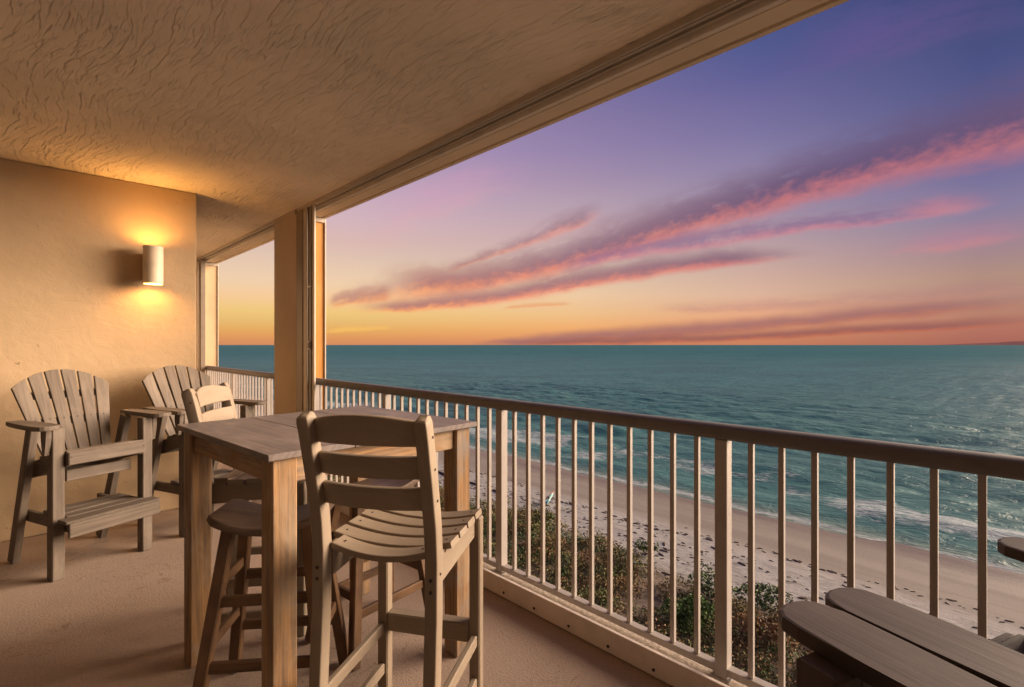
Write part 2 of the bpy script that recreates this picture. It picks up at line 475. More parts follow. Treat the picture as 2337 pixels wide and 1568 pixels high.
def sea_mat():
    m, t, b = new_mat('sea_water')
    p = geo_pos(t)
    x, y, z = separate(p)
    # depth tint: greener over the shallow sand, bluer and darker far out
    near = smooth(x + y * 0.15, 230.0, 46.0)
    patch = noise(combine(x * 0.02 + y * 0.012, y * 0.02, 0.0), 1.0, 5.0, 0.6, 0.5)
    c = mixc(near, (0.030, 0.118, 0.140, 1), (0.040, 0.124, 0.124, 1))
    c = mixc(smooth(patch, 0.38, 0.68) * 0.6, c, (0.018, 0.078, 0.096, 1))
    shal = smooth(x, 44.5, 40.5)
    c = mixc(shal * 0.75, c, (0.14, 0.17, 0.145, 1))
    # foam
    wv = (noise(combine(x * 0.10, y * 0.07, 0.0), 1.0, 3.0) - 0.5) * 9.0
    xf = x + wv
    lace = noise(combine(x * 1.5 + y * 0.3, y * 0.62, 2.0), 1.0, 7.0, 0.72, 1.8)
    gaps = smooth(noise(combine(x * 0.09, y * 0.075, 6.0), 1.0, 2.0), 0.45, 0.58)
    roller = smooth(xf, 43.0, 47.0) * smooth(xf, 59.0, 51.5) * gaps
    f1 = smooth(lace + roller * 0.24, 0.58, 0.78) * smooth(roller, 0.0, 0.35)
    w2 = (noise(combine(x * 0.2, y * 0.16, 9.0), 1.0, 4.0) - 0.5) * 3.0
    xe = x + w2
    swash = smooth(xe, 40.1, 40.9) * smooth(xe, 42.4, 41.0)
    f2 = smooth(lace + swash * 0.25, 0.60, 0.74) * swash
    w3 = (noise(combine(x * 0.1, y * 0.05, 12.0), 1.0, 3.0) - 0.5) * 12.0
    third = smooth(x + w3, 60.0, 62.0) * smooth(x + w3, 67.0, 63.0)
    f3 = smooth(lace, 0.62, 0.74) * third * smooth(noise(combine(x * 0.05, y * 0.06, 16.0), 1.0, 2.0), 0.56, 0.66) * 0.7
    foam = G.m('MINIMUM', f1 * 0.75 + f2 * 0.6 + f3 * 0.5, 1.0)
    c = mixc(foam * 0.85, c, (0.44, 0.46, 0.47, 1))
    setc(t, b, c)
    dist = G.m('SQRT', x * x + y * y)
    rip = noise(combine(x * 1.0 + y * 0.35, y * 0.50 - x * 0.1, 0.0), 1.0, 5.0, 0.6, 0.8)
    rip2 = noise(combine(x * 0.16 + y * 0.13, y * 0.09 - x * 0.05, 3.0), 1.0, 4.0, 0.6, 0.6)
    rip3 = noise(combine(x * 0.030 + y * 0.028, y * 0.014 - x * 0.012, 5.0), 1.0, 5.0, 0.65, 0.6)
    h = rip * 0.30 + rip2 * 0.9 * smooth(dist, 30.0, 160.0) + rip3 * 2.2 * smooth(dist, 120.0, 700.0)
    bn = t.nodes.new('ShaderNodeBump')
    bn.inputs['Strength'].default_value = 1.0
    bn.inputs['Distance'].default_value = 1.0
    t.links.new(h.s, bn.inputs['Height'])
    t.nodes.remove(b)
    df_ = t.nodes.new('ShaderNodeBsdfDiffuse')
    gl = t.nodes.new('ShaderNodeBsdfAnisotropic')
    gl.inputs['Roughness'].default_value = 0.38
    lw = t.nodes.new('ShaderNodeLayerWeight')
    lw.inputs['Blend'].default_value = 0.5
    for nd in (df_, gl, lw):
        t.links.new(bn.outputs[0], nd.inputs['Normal'])
    t.links.new(c.s, df_.inputs['Color'])
    fc = G(lw.outputs['Facing'])
    fac = (0.02 + fc * fc * fc * 0.18) * smooth(dist, 90.0, 900.0, 1.0, 0.42) * (1.0 - foam * 0.7)
    mx = t.nodes.new('ShaderNodeMixShader')
    t.links.new(fac.s, mx.inputs[0])
    t.links.new(df_.outputs[0], mx.inputs[1])
    t.links.new(gl.outputs[0], mx.inputs[2])
    t.links.new(mx.outputs[0], t.nodes['Material Output'].inputs['Surface'])
    return m


M['sea'] = sea_mat()


def leaf_mat(name, a, b_, c_, scale=0.9):
    m, t, b = new_mat(name)
    p = geo_pos(t)
    n1 = noise(p, scale, 3.0, 0.6)
    n2 = noise(p, 14.0, 2.0, 0.6)
    c = mixc(smooth(n1, 0.38, 0.64), a, b_)
    c = mixc(smooth(n2, 0.52, 0.7) * 0.7, c, c_)
    setc(t, b, c)
    b.inputs['Roughness'].default_value = 0.65
    b.inputs['Specular IOR Level'].default_value = 0.2
    return m


M['leaf_olive'] = leaf_mat('olive_leaf', (0.125, 0.115, 0.038, 1), (0.16, 0.115, 0.042, 1), (0.19, 0.15, 0.06, 1))
M['leaf_brown'] = leaf_mat('dry_leaf', (0.21, 0.115, 0.05, 1), (0.15, 0.088, 0.04, 1), (0.27, 0.165, 0.075, 1))
M['leaf_green'] = leaf_mat('green_leaf', (0.075, 0.12, 0.028, 1), (0.065, 0.09, 0.026, 1), (0.12, 0.155, 0.05, 1))
M['leaf_bright'] = leaf_mat('bright_leaf', (0.075, 0.13, 0.028, 1), (0.06, 0.10, 0.026, 1), (0.115, 0.16, 0.045, 1))
M['leaf_dark'] = leaf_mat('dark_leaf', (0.05, 0.085, 0.035, 1), (0.042, 0.065, 0.03, 1), (0.085, 0.125, 0.055, 1))
M['twig'] = leaf_mat('twig_bark', (0.16, 0.11, 0.075, 1), (0.11, 0.075, 0.05, 1), (0.22, 0.16, 0.11, 1))
M['weed'] = leaf_mat('dead_weed', (0.06, 0.042, 0.032, 1), (0.09, 0.062, 0.045, 1), (0.12, 0.09, 0.065, 1))
M['hill'] = leaf_mat('far_hill', (0.19, 0.10, 0.10, 1), (0.175, 0.092, 0.092, 1), (0.20, 0.11, 0.105, 1), 0.001)
M['hill'].node_tree.nodes['Principled BSDF'].inputs['Specular IOR Level'].default_value = 0.0
M['hill'].node_tree.nodes['Principled BSDF'].inputs['Roughness'].default_value = 1.0


def fabric_mat():
    m, t, b = new_mat('turquoise_fabric')
    p = coords(t)
    n1 = voronoi(p, 9.0)
    c = mixc(smooth(n1, 0.55, 0.66), (0.03, 0.36, 0.40, 1), (0.62, 0.60, 0.55, 1))
    setc(t, b, c)
    b.inputs['Roughness'].default_value = 0.8
    return m


M['fabric'] = fabric_mat()
M['red_edge'] = paint('red_trim', (0.30, 0.05, 0.035, 1), 0.6)


def bulb_mat():
    m, t, b = new_mat('lit_lamp_bulb')
    b.inputs['Base Color'].default_value = (1, 0.8, 0.5, 1)
    b.inputs['Emission Color'].default_value = (1.0, 0.62, 0.22, 1)
    b.inputs['Emission Strength'].default_value = 12.0
    return m


M['bulb'] = bulb_mat()


# ------------------------------------------------------------------ mesh helpers
class Mesh:
    """Collects shapes with wood-grain UVs (u along the piece, v across) and builds ONE object."""

    def __init__(s):
        s.v, s.f, s.uv, s.mi = [], [], [], []
        s.smooth = []

    def add(s, verts, faces, axis=Vector((1, 0, 0)), mi=0, smooth=False):
        o = len(s.v)
        ax = Vector(axis).normalized()
        ref = Vector((0, 0, 1)) if abs(ax.z) < 0.9 else Vector((1, 0, 0))
        b1 = ax.cross(ref).normalized()
        b2 = ax.cross(b1)
        off = (random.random() * 7, random.random() * 7)
        vv = [Vector(p) for p in verts]
        s.v += [tuple(p) for p in vv]
        for f in faces:
            s.f.append([o + i for i in f])
            s.uv.append([(p.dot(ax) + off[0], p.dot(b1) + p.dot(b2) * 0.8 + off[1]) for p in (vv[i] for i in f)])
            s.mi.append(mi)
            s.smooth.append(smooth)
        return s

    def from_bm(s, bm, axis, mi=0, smooth=False):
        bm.verts.index_update()
        s.add([v.co.copy() for v in bm.verts], [[v.index for v in f.verts] for f in bm.faces], axis, mi, smooth)
        bm.free()
        return s

    def board(s, p0, p1, w, t, side, bevel=0.003, taper=1.0, mi=0, seg=1):
        """Straight board from p0 to p1; w measured along `side`, t across it."""
        p0, p1 = Vector(p0), Vector(p1)
        ax = (p1 - p0).normalized()
        sd_ = (Vector(side) - ax * Vector(side).dot(ax)).normalized()
        n = ax.cross(sd_)
        bm = bmesh.new()
        vs = []
        for k, p in ((1.0, p0), (taper, p1)):
            for a, b in ((-1, -1), (1, -1), (1, 1), (-1, 1)):
                vs.append(bm.verts.new(p + sd_ * (a * w / 2 * k) + n * (b * t / 2 * k)))
        for f in ((3, 2, 1, 0), (4, 5, 6, 7), (0, 1, 5, 4), (1, 2, 6, 5), (2, 3, 7, 6), (3, 0, 4, 7)):
            bm.faces.new([vs[i] for i in f])
        if bevel:
            bmesh.ops.bevel(bm, geom=bm.edges[:], offset=bevel, segments=seg, profile=0.6, affect='EDGES')
        bmesh.ops.recalc_face_normals(bm, faces=bm.faces[:])
        return s.from_bm(bm, ax, mi)

    def box(s, lo, hi, bevel=0.0, axis=None, mi=0):
        lo, hi = Vector(lo), Vector(hi)
        d = hi - lo
        k = max(range(3), key=lambda i: d[i])
        ax = Vector((0, 0, 0)); ax[k] = 1
        bm = bmesh.new()
        bmesh.ops.create_cube(bm, size=1)
        for v in bm.verts:
            v.co = Vector(((lo[i] + hi[i]) / 2 + v.co[i] * d[i] for i in range(3)))
        if bevel:
            bmesh.ops.bevel(bm, geom=bm.edges[:], offset=bevel, segments=2, profile=0.6, affect='EDGES')
        return s.from_bm(bm, axis or ax, mi)

    def plate(s, outline, thick, frame, bevel=0.003, axis=None, mi=0, seg=2):
        """Flat outline (2D, counter-clockwise) given thickness; frame maps (a, b, h) to a point."""
        bm = bmesh.new()
        lo = [bm.verts.new(frame @ Vector((a, b, -thick / 2))) for a, b in outline]
        hi = [bm.verts.new(frame @ Vector((a, b, thick / 2))) for a, b in outline]
        n = len(outline)
        bm.faces.new(lo[::-1]); bm.faces.new(hi)
        for i in range(n):
            bm.faces.new((lo[i], lo[(i + 1) % n], hi[(i + 1) % n], hi[i]))
        if bevel:
            ed = [e for e in bm.edges if len(e.link_faces) == 2 and
                  any(len(f.verts) == n for f in e.link_faces)]
            bmesh.ops.bevel(bm, geom=ed, offset=bevel, segments=seg, profile=0.6, affect='EDGES')
        bmesh.ops.recalc_face_normals(bm, faces=bm.faces[:])
        return s.from_bm(bm, axis or (frame.to_3x3() @ Vector((0, 1, 0))), mi)

    def sweep(s, pts, section, side, mi=0, smooth=False, scales=None, closed=False):
        """Loft a 2D section along a polyline; section x is along `side`."""
        pts = [Vector(p) for p in pts]
        sd_ = Vector(side)
        n = len(section)
        verts, faces = [], []
        for i, p in enumerate(pts):
            a = pts[max(i - 1, 0)]; b = pts[min(i + 1, len(pts) - 1)]
            ax = (b - a).normalized()
            s1 = (sd_ - ax * sd_.dot(ax)).normalized()
            s2 = ax.cross(s1)
            k = scales[i] if scales else (1, 1)
            verts += [p + s1 * (x * k[0]) + s2 * (y * k[1]) for x, y in section]
        for i in range(len(pts) - 1):
            for j in range(n):
                k = (j + 1) % n
                faces.append((i * n + j, i * n + k, (i + 1) * n + k, (i + 1) * n + j))
        faces.append(tuple(range(n))[::-1])
        faces.append(tuple((len(pts) - 1) * n + j for j in range(n)))
        return s.add(verts, faces, pts[-1] - pts[0], mi, smooth)

    def cyl(s, p0, p1, r, n=12, r1=None, mi=0, caps=True):
        p0, p1 = Vector(p0), Vector(p1)
        ax = (p1 - p0).normalized()
        ref = Vector((0, 0, 1)) if abs(ax.z) < 0.9 else Vector((1, 0, 0))
        a = ax.cross(ref).normalized(); b = ax.cross(a)
        r1 = r if r1 is None else r1
        verts = []
        for p, q in ((p0, r), (p1, r1)):
            verts += [p + (a * math.cos(2 * math.pi * i / n) + b * math.sin(2 * math.pi * i / n)) * q for i in range(n)]
        faces = [(i, (i + 1) % n, n + (i + 1) % n, n + i) for i in range(n)]
        if caps:
            faces += [tuple(range(n))[::-1], tuple(range(n, 2 * n))]
        return s.add(verts, faces, ax, mi, True)

    def build(s, name, mats, parent=None, label=None, cat=None, group=None, kind=None, auto=True):
        me = bpy.data.meshes.new(name)
        me.from_pydata(s.v, [], s.f)
        uvl = me.uv_layers.new(name='UVMap')
        uvl.data.foreach_set('uv', [c for f in s.uv for p in f for c in p])
        me.polygons.foreach_set('material_index', s.mi)
        me.polygons.foreach_set('use_smooth', s.smooth)
        for m in (mats if isinstance(mats, (list, tuple)) else [mats]):
            me.materials.append(m)
        me.validate()
        me.update()
        if any(s.smooth):
            try:
                me.set_sharp_from_angle(angle=R(40))
            except Exception:
                pass
        o = bpy.data.objects.new(name, me)
        COL.objects.link(o)
        o.parent = parent
        tag(o, label, cat, group, kind)
        return o


def tag(o, label=None, cat=None, group=None, kind=None):
    if label: o['label'] = label
    if cat: o['category'] = cat
    if group: o['group'] = group
    if kind: o['kind'] = kind
    return o


def empty(name, loc, rz=0.0, label=None, cat=None, group=None):
    o = bpy.data.objects.new(name, None)
    o.empty_display_size = 0.1
    o.location = loc
    o.rotation_euler = (0, 0, rz)
    COL.objects.link(o)
    return tag(o, label, cat, group)


def copy_tree(o, parent=None):
    c = o.copy()
    COL.objects.link(c)
    if parent:
        c.parent = parent
    for ch in [k for k in bpy.data.objects if k.parent == o]:
        copy_tree(ch, c)
    return c


def set_mat(root, m_from, m_to):
    """Give a copied thing its own meshes in another material."""
    for ch in [k for k in bpy.data.objects if k.parent == root]:
        if ch.type == 'MESH' and ch.data.materials and ch.data.materials[0] == m_from:
            ch.data = ch.data.copy()
            ch.data.materials[0] = m_to
        set_mat(ch, m_from, m_to)


def heading(fx, fy):
    """Rotation that turns local +y to the world direction (fx, fy)."""
    return math.atan2(fy, fx) - math.pi / 2


def rrect(w, h, r, n=4):
    out = []
    for cx, cy, a0 in ((w / 2 - r, h / 2 - r, 0), (-w / 2 + r, h / 2 - r, 90), (-w / 2 + r, -h / 2 + r, 180), (w / 2 - r, -h / 2 + r, 270)):
        for i in range(n + 1):
            a = R(a0 + 90 * i / n)
            out.append((cx + r * math.cos(a), cy + r * math.sin(a)))
    return out


# ------------------------------------------------------------------ shell of the balcony
CEIL = 2.628
WALL_Y = 4.885
WALL_X = 1.05
FACADE_X = -1.35
Y0, Y1 = -5.0, 9.4

fl = Mesh()
fl.box((FACADE_X - 0.2, Y0, -0.20), (1.845, Y1, 0.0))
fl.build('balcony_floor', M['floor'], kind='structure')
lg = Mesh()
lg.box((1.847, Y0, -0.24), (1.974, Y1, 0.058))
lg.build('balcony_ledge', M['ledge'], kind='structure')

ce = Mesh()
ce.box((FACADE_X - 0.2, Y0, CEIL), (2.115, Y1, CEIL + 0.22))
ceil_o = ce.build('ceiling', M['ceiling'], kind='structure')
# dropped lip and soffit over the opening, with a drip groove
sf = Mesh()
sf.box((1.935, Y0, 2.582), (1.962, Y1, CEIL - 0.001), 0.003)
sf.build('lip', M['lip'], ceil_o)
sf = Mesh()
sf.box((1.964, Y0, 2.580), (2.062, Y1, CEIL - 0.001))
sf.box((2.086, Y0, 2.580), (2.113, Y1, CEIL - 0.001))
sf.build('soffit', M['soffit'], ceil_o)

wl = Mesh()
wl.box((FACADE_X - 0.2, WALL_Y, 0.001), (WALL_X, 8.52, CEIL - 0.001), 0.012)
wl.build('wall', M['wall'], label='cream stucco wall with the lit lamp, behind the tall plank chairs', cat='wall')
fa = empty('facade_wall', (FACADE_X, 0, 0), 0, 'unseen row of dark glass doors in slim brown frames, added along the inner side of the balcony to cut bounced light', 'wall')
m = Mesh()
m.box((-0.2, Y0, 2.452), (0, WALL_Y - 0.002, CEIL - 0.001))
m.build('wall_panel', M['wall'], fa)
for k in range(5):  # unseen doors, added dark so the inner side bounces little light
    ya = Y0 + k * 1.976
    d = Mesh(); d.box((-0.10, ya + 0.05, 0.06), (-0.09, ya + 1.924, 2.40)); dr_ = d.build('added_glass_door', M['glass'], fa)
    f = Mesh()
    f.box((-0.13, ya + 0.002, 0.002), (-0.06, ya + 0.049, 2.45), 0.004)
    f.box((-0.13, ya + 1.926, 0.002), (-0.06, ya + 1.973, 2.45), 0.004)
    f.box((-0.128, ya + 0.051, 0.003), (-0.062, ya + 1.924, 0.058), 0.004)
    f.box((-0.128, ya + 0.051, 2.402), (-0.062, ya + 1.924, 2.449), 0.004)
    f.build('frame', M['alu_dark'], dr_)


def column(name, ya, yb, label, xo):
    root = empty(name, (1.97, (ya + yb) / 2, 0), 0, label, 'column', 'columns along the balcony opening')
    yc = (ya + yb) / 2
    c = Mesh()
    c.box((1.832 - 1.97, ya - yc + 0.012, -0.235), (2.112 - 1.97, yb - yc, 2.578), 0.006)
    c.build('shaft', M['trim'], root)
    r = Mesh()   # panelled face turned to the opening
    xa, xb = 1.90 - 1.97, 2.108 - 1.97
    yf = ya - yc
    r.box((xa + 0.02, yf + 0.004, 0.062), (xb - 0.012, yf + 0.0115, 2.53))
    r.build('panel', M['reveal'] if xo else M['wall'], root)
    e = Mesh()
    e.box((xa, yf - 0.012, 0.062), (xa + 0.018, yf + 0.011, 2.577), 0.003)
    e.box((xb - 0.011, yf - 0.012, 0.062), (xb, yf + 0.011, 2.577), 0.003)
    e.box((xa + 0.019, yf - 0.010, 2.532), (xb - 0.012, yf + 0.011, 2.577), 0.003)
    e.build('trim', M['alu'], root)
    return root


column('column', 4.76, 5.35, 'brown stucco column with an amber panelled side, between the two openings', True)
column('column', 8.50, 9.1, 'pale cream column closing the farther opening beyond the wall end', False)

# upper end of the inner face of the near column runs to the ceiling
up = Mesh()
up.box((1.834, 4.80, 2.5782), (1.933, 5.35, CEIL - 0.001))
up.build('column_head', M['trim'], ceil_o)

# ------------------------------------------------------------------ storm shutter: top track, folded stack, floor track
tr = empty('shutter_track', (1.88, 0, CEIL), 0, 'slim grooved aluminium track running along the ceiling edge', 'shutter track')
for nm, a, b, h, mt in (('flange', 1.842, 1.856, 0.030, 'alu'), ('groove', 1.857, 1.866, 0.008, 'seam'), ('web', 1.867, 1.886, 0.026, 'alu'),
                        ('groove', 1.887, 1.900, 0.008, 'seam'), ('flange', 1.901, 1.916, 0.030, 'alu')):
    m = Mesh()
    m.box((a - 1.88, Y0, -h), (b - 1.88, 4.79, -0.001), 0.001)
    m.build(nm, M[mt], tr)
tr2 = empty('shutter_track', (1.88, 7, CEIL), 0, 'short grooved track at the ceiling edge over the farther opening', 'shutter track')
for nm, a, b, h, mt in (('flange', 1.842, 1.860, 0.030, 'alu'), ('groove', 1.861, 1.890, 0.008, 'seam'), ('flange', 1.891, 1.916, 0.030, 'alu')):
    m = Mesh()
    m.box((a - 1.88, 5.36 - 7, -h), (b - 1.88, 8.49 - 7, -0.001), 0.001)
    m.build(nm, M[mt], tr2)

st = empty('folded_shutter', (1.87, 4.57, 0.11), 0, 'folded stack of upright cream storm shutter panels beside the brown column', 'storm shutter')
zt = CEIL - 0.032 - 0.11
m = Mesh(); m.box((-0.036, 0.215, 0.0), (-0.030, 0.232, zt)); m.build('seam', M['seam'], st)
m = Mesh(); m.box((-0.036, 0.062, 0.0), (-0.012, 0.212, zt), 0.004); m.build('panel', M['alu_dark'], st)
m = Mesh(); m.box((-0.030, -0.020, 0.0), (-0.012, 0.058, zt), 0.004); m.build('panel', M['alu'], st)
m = Mesh(); m.box((-0.022, -0.062, 0.0), (-0.013, -0.024, zt), 0.004); m.build('recess', M['seam'], st)
m = Mesh(); m.box((-0.034, -0.185, 0.0), (-0.016, -0.148, zt), 0.005); m.build('stile', M['alu'], st)
m = Mesh(); m.box((-0.026, -0.146, 0.0), (-0.013, -0.066, zt), 0.003); m.build('panel', M['alu_dark'], st)
m = Mesh(); m.cyl((-0.030, -0.11, 0.02), (-0.030, -0.11, zt - 0.02), 0.006, 10); rod = m.build('lock_rod', M['steel'], st)
m = Mesh(); m.box((-0.047, -0.125, 1.20), (-0.020, -0.088, 1.275), 0.004)
m.cyl((-0.052, -0.108, 1.21), (-0.052, -0.108, 1.265), 0.006, 8); m.build('latch', M['steel'], rod)
m = Mesh(); m.box((-0.040, -0.15, 1.755), (-0.018, -0.05, 1.768), 0.002); m.build('clip', M['steel'], rod)

# slim stack at the start of the farther opening and at the wall end
st2 = empty('folded_shutter', (1.87, 8.40, 0.11), 0, 'narrow upright shutter stack at the far end of the farther opening', 'storm shutter')
m = Mesh(); m.box((-0.03, -0.02, 0.0), (0.03, 0.075, zt), 0.004); m.build('panel', M['alu'], st2)
m = Mesh(); m.box((-0.03, -0.075, 0.0), (0.03, -0.025, zt), 0.004); m.build('stile', M['alu_dark'], st2)
m = Mesh(); m.cyl((-0.036, -0.022, 0.02), (-0.036, -0.022, zt - 0.02), 0.006, 8); m.build('lock_rod', M['steel'], st2)

kb = empty('floor_track', (1.838, 0, 0), 0, 'low off-white shutter track with bolts along the foot of the railing', 'shutter track')
m = Mesh()
m.box((-0.008, Y0, 0.006), (0.008, 4.74, 0.105), 0.002)
m.build('strip', M['track'], kb)
for k in range(-6, 12):
    m = Mesh()
    y = 1.938 - 0.221 * k + 0.0
    m.cyl((-0.0125, y, 0.034), (-0.0085, y, 0.034), 0.0065, 10)
    m.cyl((-0.0150, y, 0.034), (-0.0125, y, 0.034), 0.0035, 8)
    m.build('bolt', M['screw'], kb)
kb2 = empty('floor_track', (1.838, 7, 0), 0, 'short low shutter track at the foot of the farther railing', 'shutter track')
m = Mesh(); m.box((-0.008, 5.36 - 7, 0.006), (0.008, 8.49 - 7, 0.105), 0.002); m.build('strip', M['track'], kb2)

# ------------------------------------------------------------------ railings
RX = 1.95


def railing(ya, yb, y_post, label):
    root = empty('railing', (RX, (ya + yb) / 2, 0.058), 0, label, 'railing')
    yc, z0 = (ya + yb) / 2, 0.058
    h = Mesh()
    sec = [(0.041 * math.copysign(abs(math.cos(a)) ** 0.8, math.cos(a)), 0.031 * math.copysign(abs(math.sin(a)) ** 0.8, math.sin(a)))
           for a in [2 * math.pi * i / 20 for i in range(20)]]
    h.sweep([(0, ya - yc, 1.013 - z0), (0, yb - yc, 1.013 - z0)], sec, (1, 0, 0), 0, True)
    h.build('handrail', M['handrail'], root)
    b = Mesh(); b.box((-0.019, ya - yc, 0.078 - z0), (0.019, yb - yc, 0.106 - z0), 0.003)
    b.build('bottom_rail', M['rail_paint'], root)
    step = 1.2617 / 12
    k = math.ceil((ya - y_post + 0.03) / step)
    while True:
        y = y_post + k * step
        if y > yb - 0.02:
            break
        if k % 12 == 0:
            p = Mesh()
            p.box((-0.024, y - yc - 0.024, 0.001), (0.024, y - yc + 0.024, 0.984 - z0), 0.004)
            p.box((-0.036, y - yc - 0.036, 0.0015), (0.036, y - yc + 0.036, 0.010), 0.002)
            p.build('post', M['rail_paint'], root)
        else:
            p = Mesh()
            p.box((-0.0095, y - yc - 0.0095, 0.107 - z0), (0.0095, y - yc + 0.0095, 0.986 - z0), 0.0015)
            p.build('baluster', M['rail_paint'], root)
        k += 1
    return root


railing(-1.90, 4.745, 2.085, 'long painted railing with a dark rounded handrail and slim square balusters')
railing(5.36, 8.49, 2.085 + 1.2617 * 3, 'shorter pale railing seen through the farther opening beside the wall')

# ------------------------------------------------------------------ wall lamp
LX, LY, LZ = 0.726, 4.745, 1.968
sc = empty('wall_lamp', (LX, LY, LZ), 0, 'lit white half-round cylinder lamp on the cream wall', 'wall lamp')
m = Mesh()
n = 28
ro, ri, hh = 0.066, 0.061, 0.145
vs, fs = [], []
for rr_, zz in ((ro, -hh), (ro, hh), (ri, hh), (ri, -hh)):
    vs += [(rr_ * math.cos(2 * math.pi * i / n), rr_ * math.sin(2 * math.pi * i / n), zz) for i in range(n)]
for a in range(4):
    b = (a + 1) % 4
    for i in range(n):
        j = (i + 1) % n
        fs.append((a * n + i, a * n + j, b * n + j, b * n + i))
m.add(vs, fs, (0, 0, 1), 0, True)
m.build('shade', M['sconce'], sc)
m = Mesh()
m.box((-0.045, 0.055, -0.105), (0.045, WALL_Y - LY - 0.001, 0.105), 0.003)
m.build('bracket', M['bracket'], sc)
for sgn in (-1, 1):
    m = Mesh()
    bm = bmesh.new()
    bmesh.ops.create_uvsphere(bm, u_segments=14, v_segments=10, radius=0.024)
    for v in bm.verts:
        v.co.z += sgn * 0.075
    m.from_bm(bm, (0, 0, 1), 0, True)
    m.build('bulb', M['bulb'], sc)
    ld = bpy.data.lights.new('lamp_light', 'POINT')
    ld.energy = LAMP_WATTS
    ld.color = (1.0, 0.50, 0.12)
    ld.shadow_soft_size = 0.03
    lo_ = bpy.data.objects.new('lamp_light', ld)
    lo_.location = (0, 0, sgn * 0.100)
    lo_.parent = sc
    COL.objects.link(lo_)

# ------------------------------------------------------------------ tall plank chairs (slatted fan back, footrest)
GA = 'tall plank armchairs with fan backs'


def screws(parent, pts, normal, r=0.0045):
    m = Mesh()
    nn = Vector(normal).normalized()
    for p in pts:
        p = Vector(p)
        m.cyl(p, p + nn * 0.0015, r, 8)
    return m.build('screw', M['screw'], parent)


def arm_outline(sgn):
    # rear narrow, front broad and rounded; b runs forward
    pts_r = [(0.030, -0.10), (0.040, -0.03), (0.052, 0.08), (0.057, 0.20), (0.057, 0.300)]
    front = [(0.055, 0.324), (0.046, 0.343), (0.030, 0.355), (0.010, 0.360), (-0.014, 0.359), (-0.036, 0.350), (-0.051, 0.332)]
    pts_l = [(-0.057, 0.30), (-0.057, 0.20), (-0.054, 0.08), (-0.046, -0.03), (-0.036, -0.10)]
    out = pts_r + front + pts_l
    if sgn < 0:
        out = [(-a, b) for a, b in out][::-1]
    return out


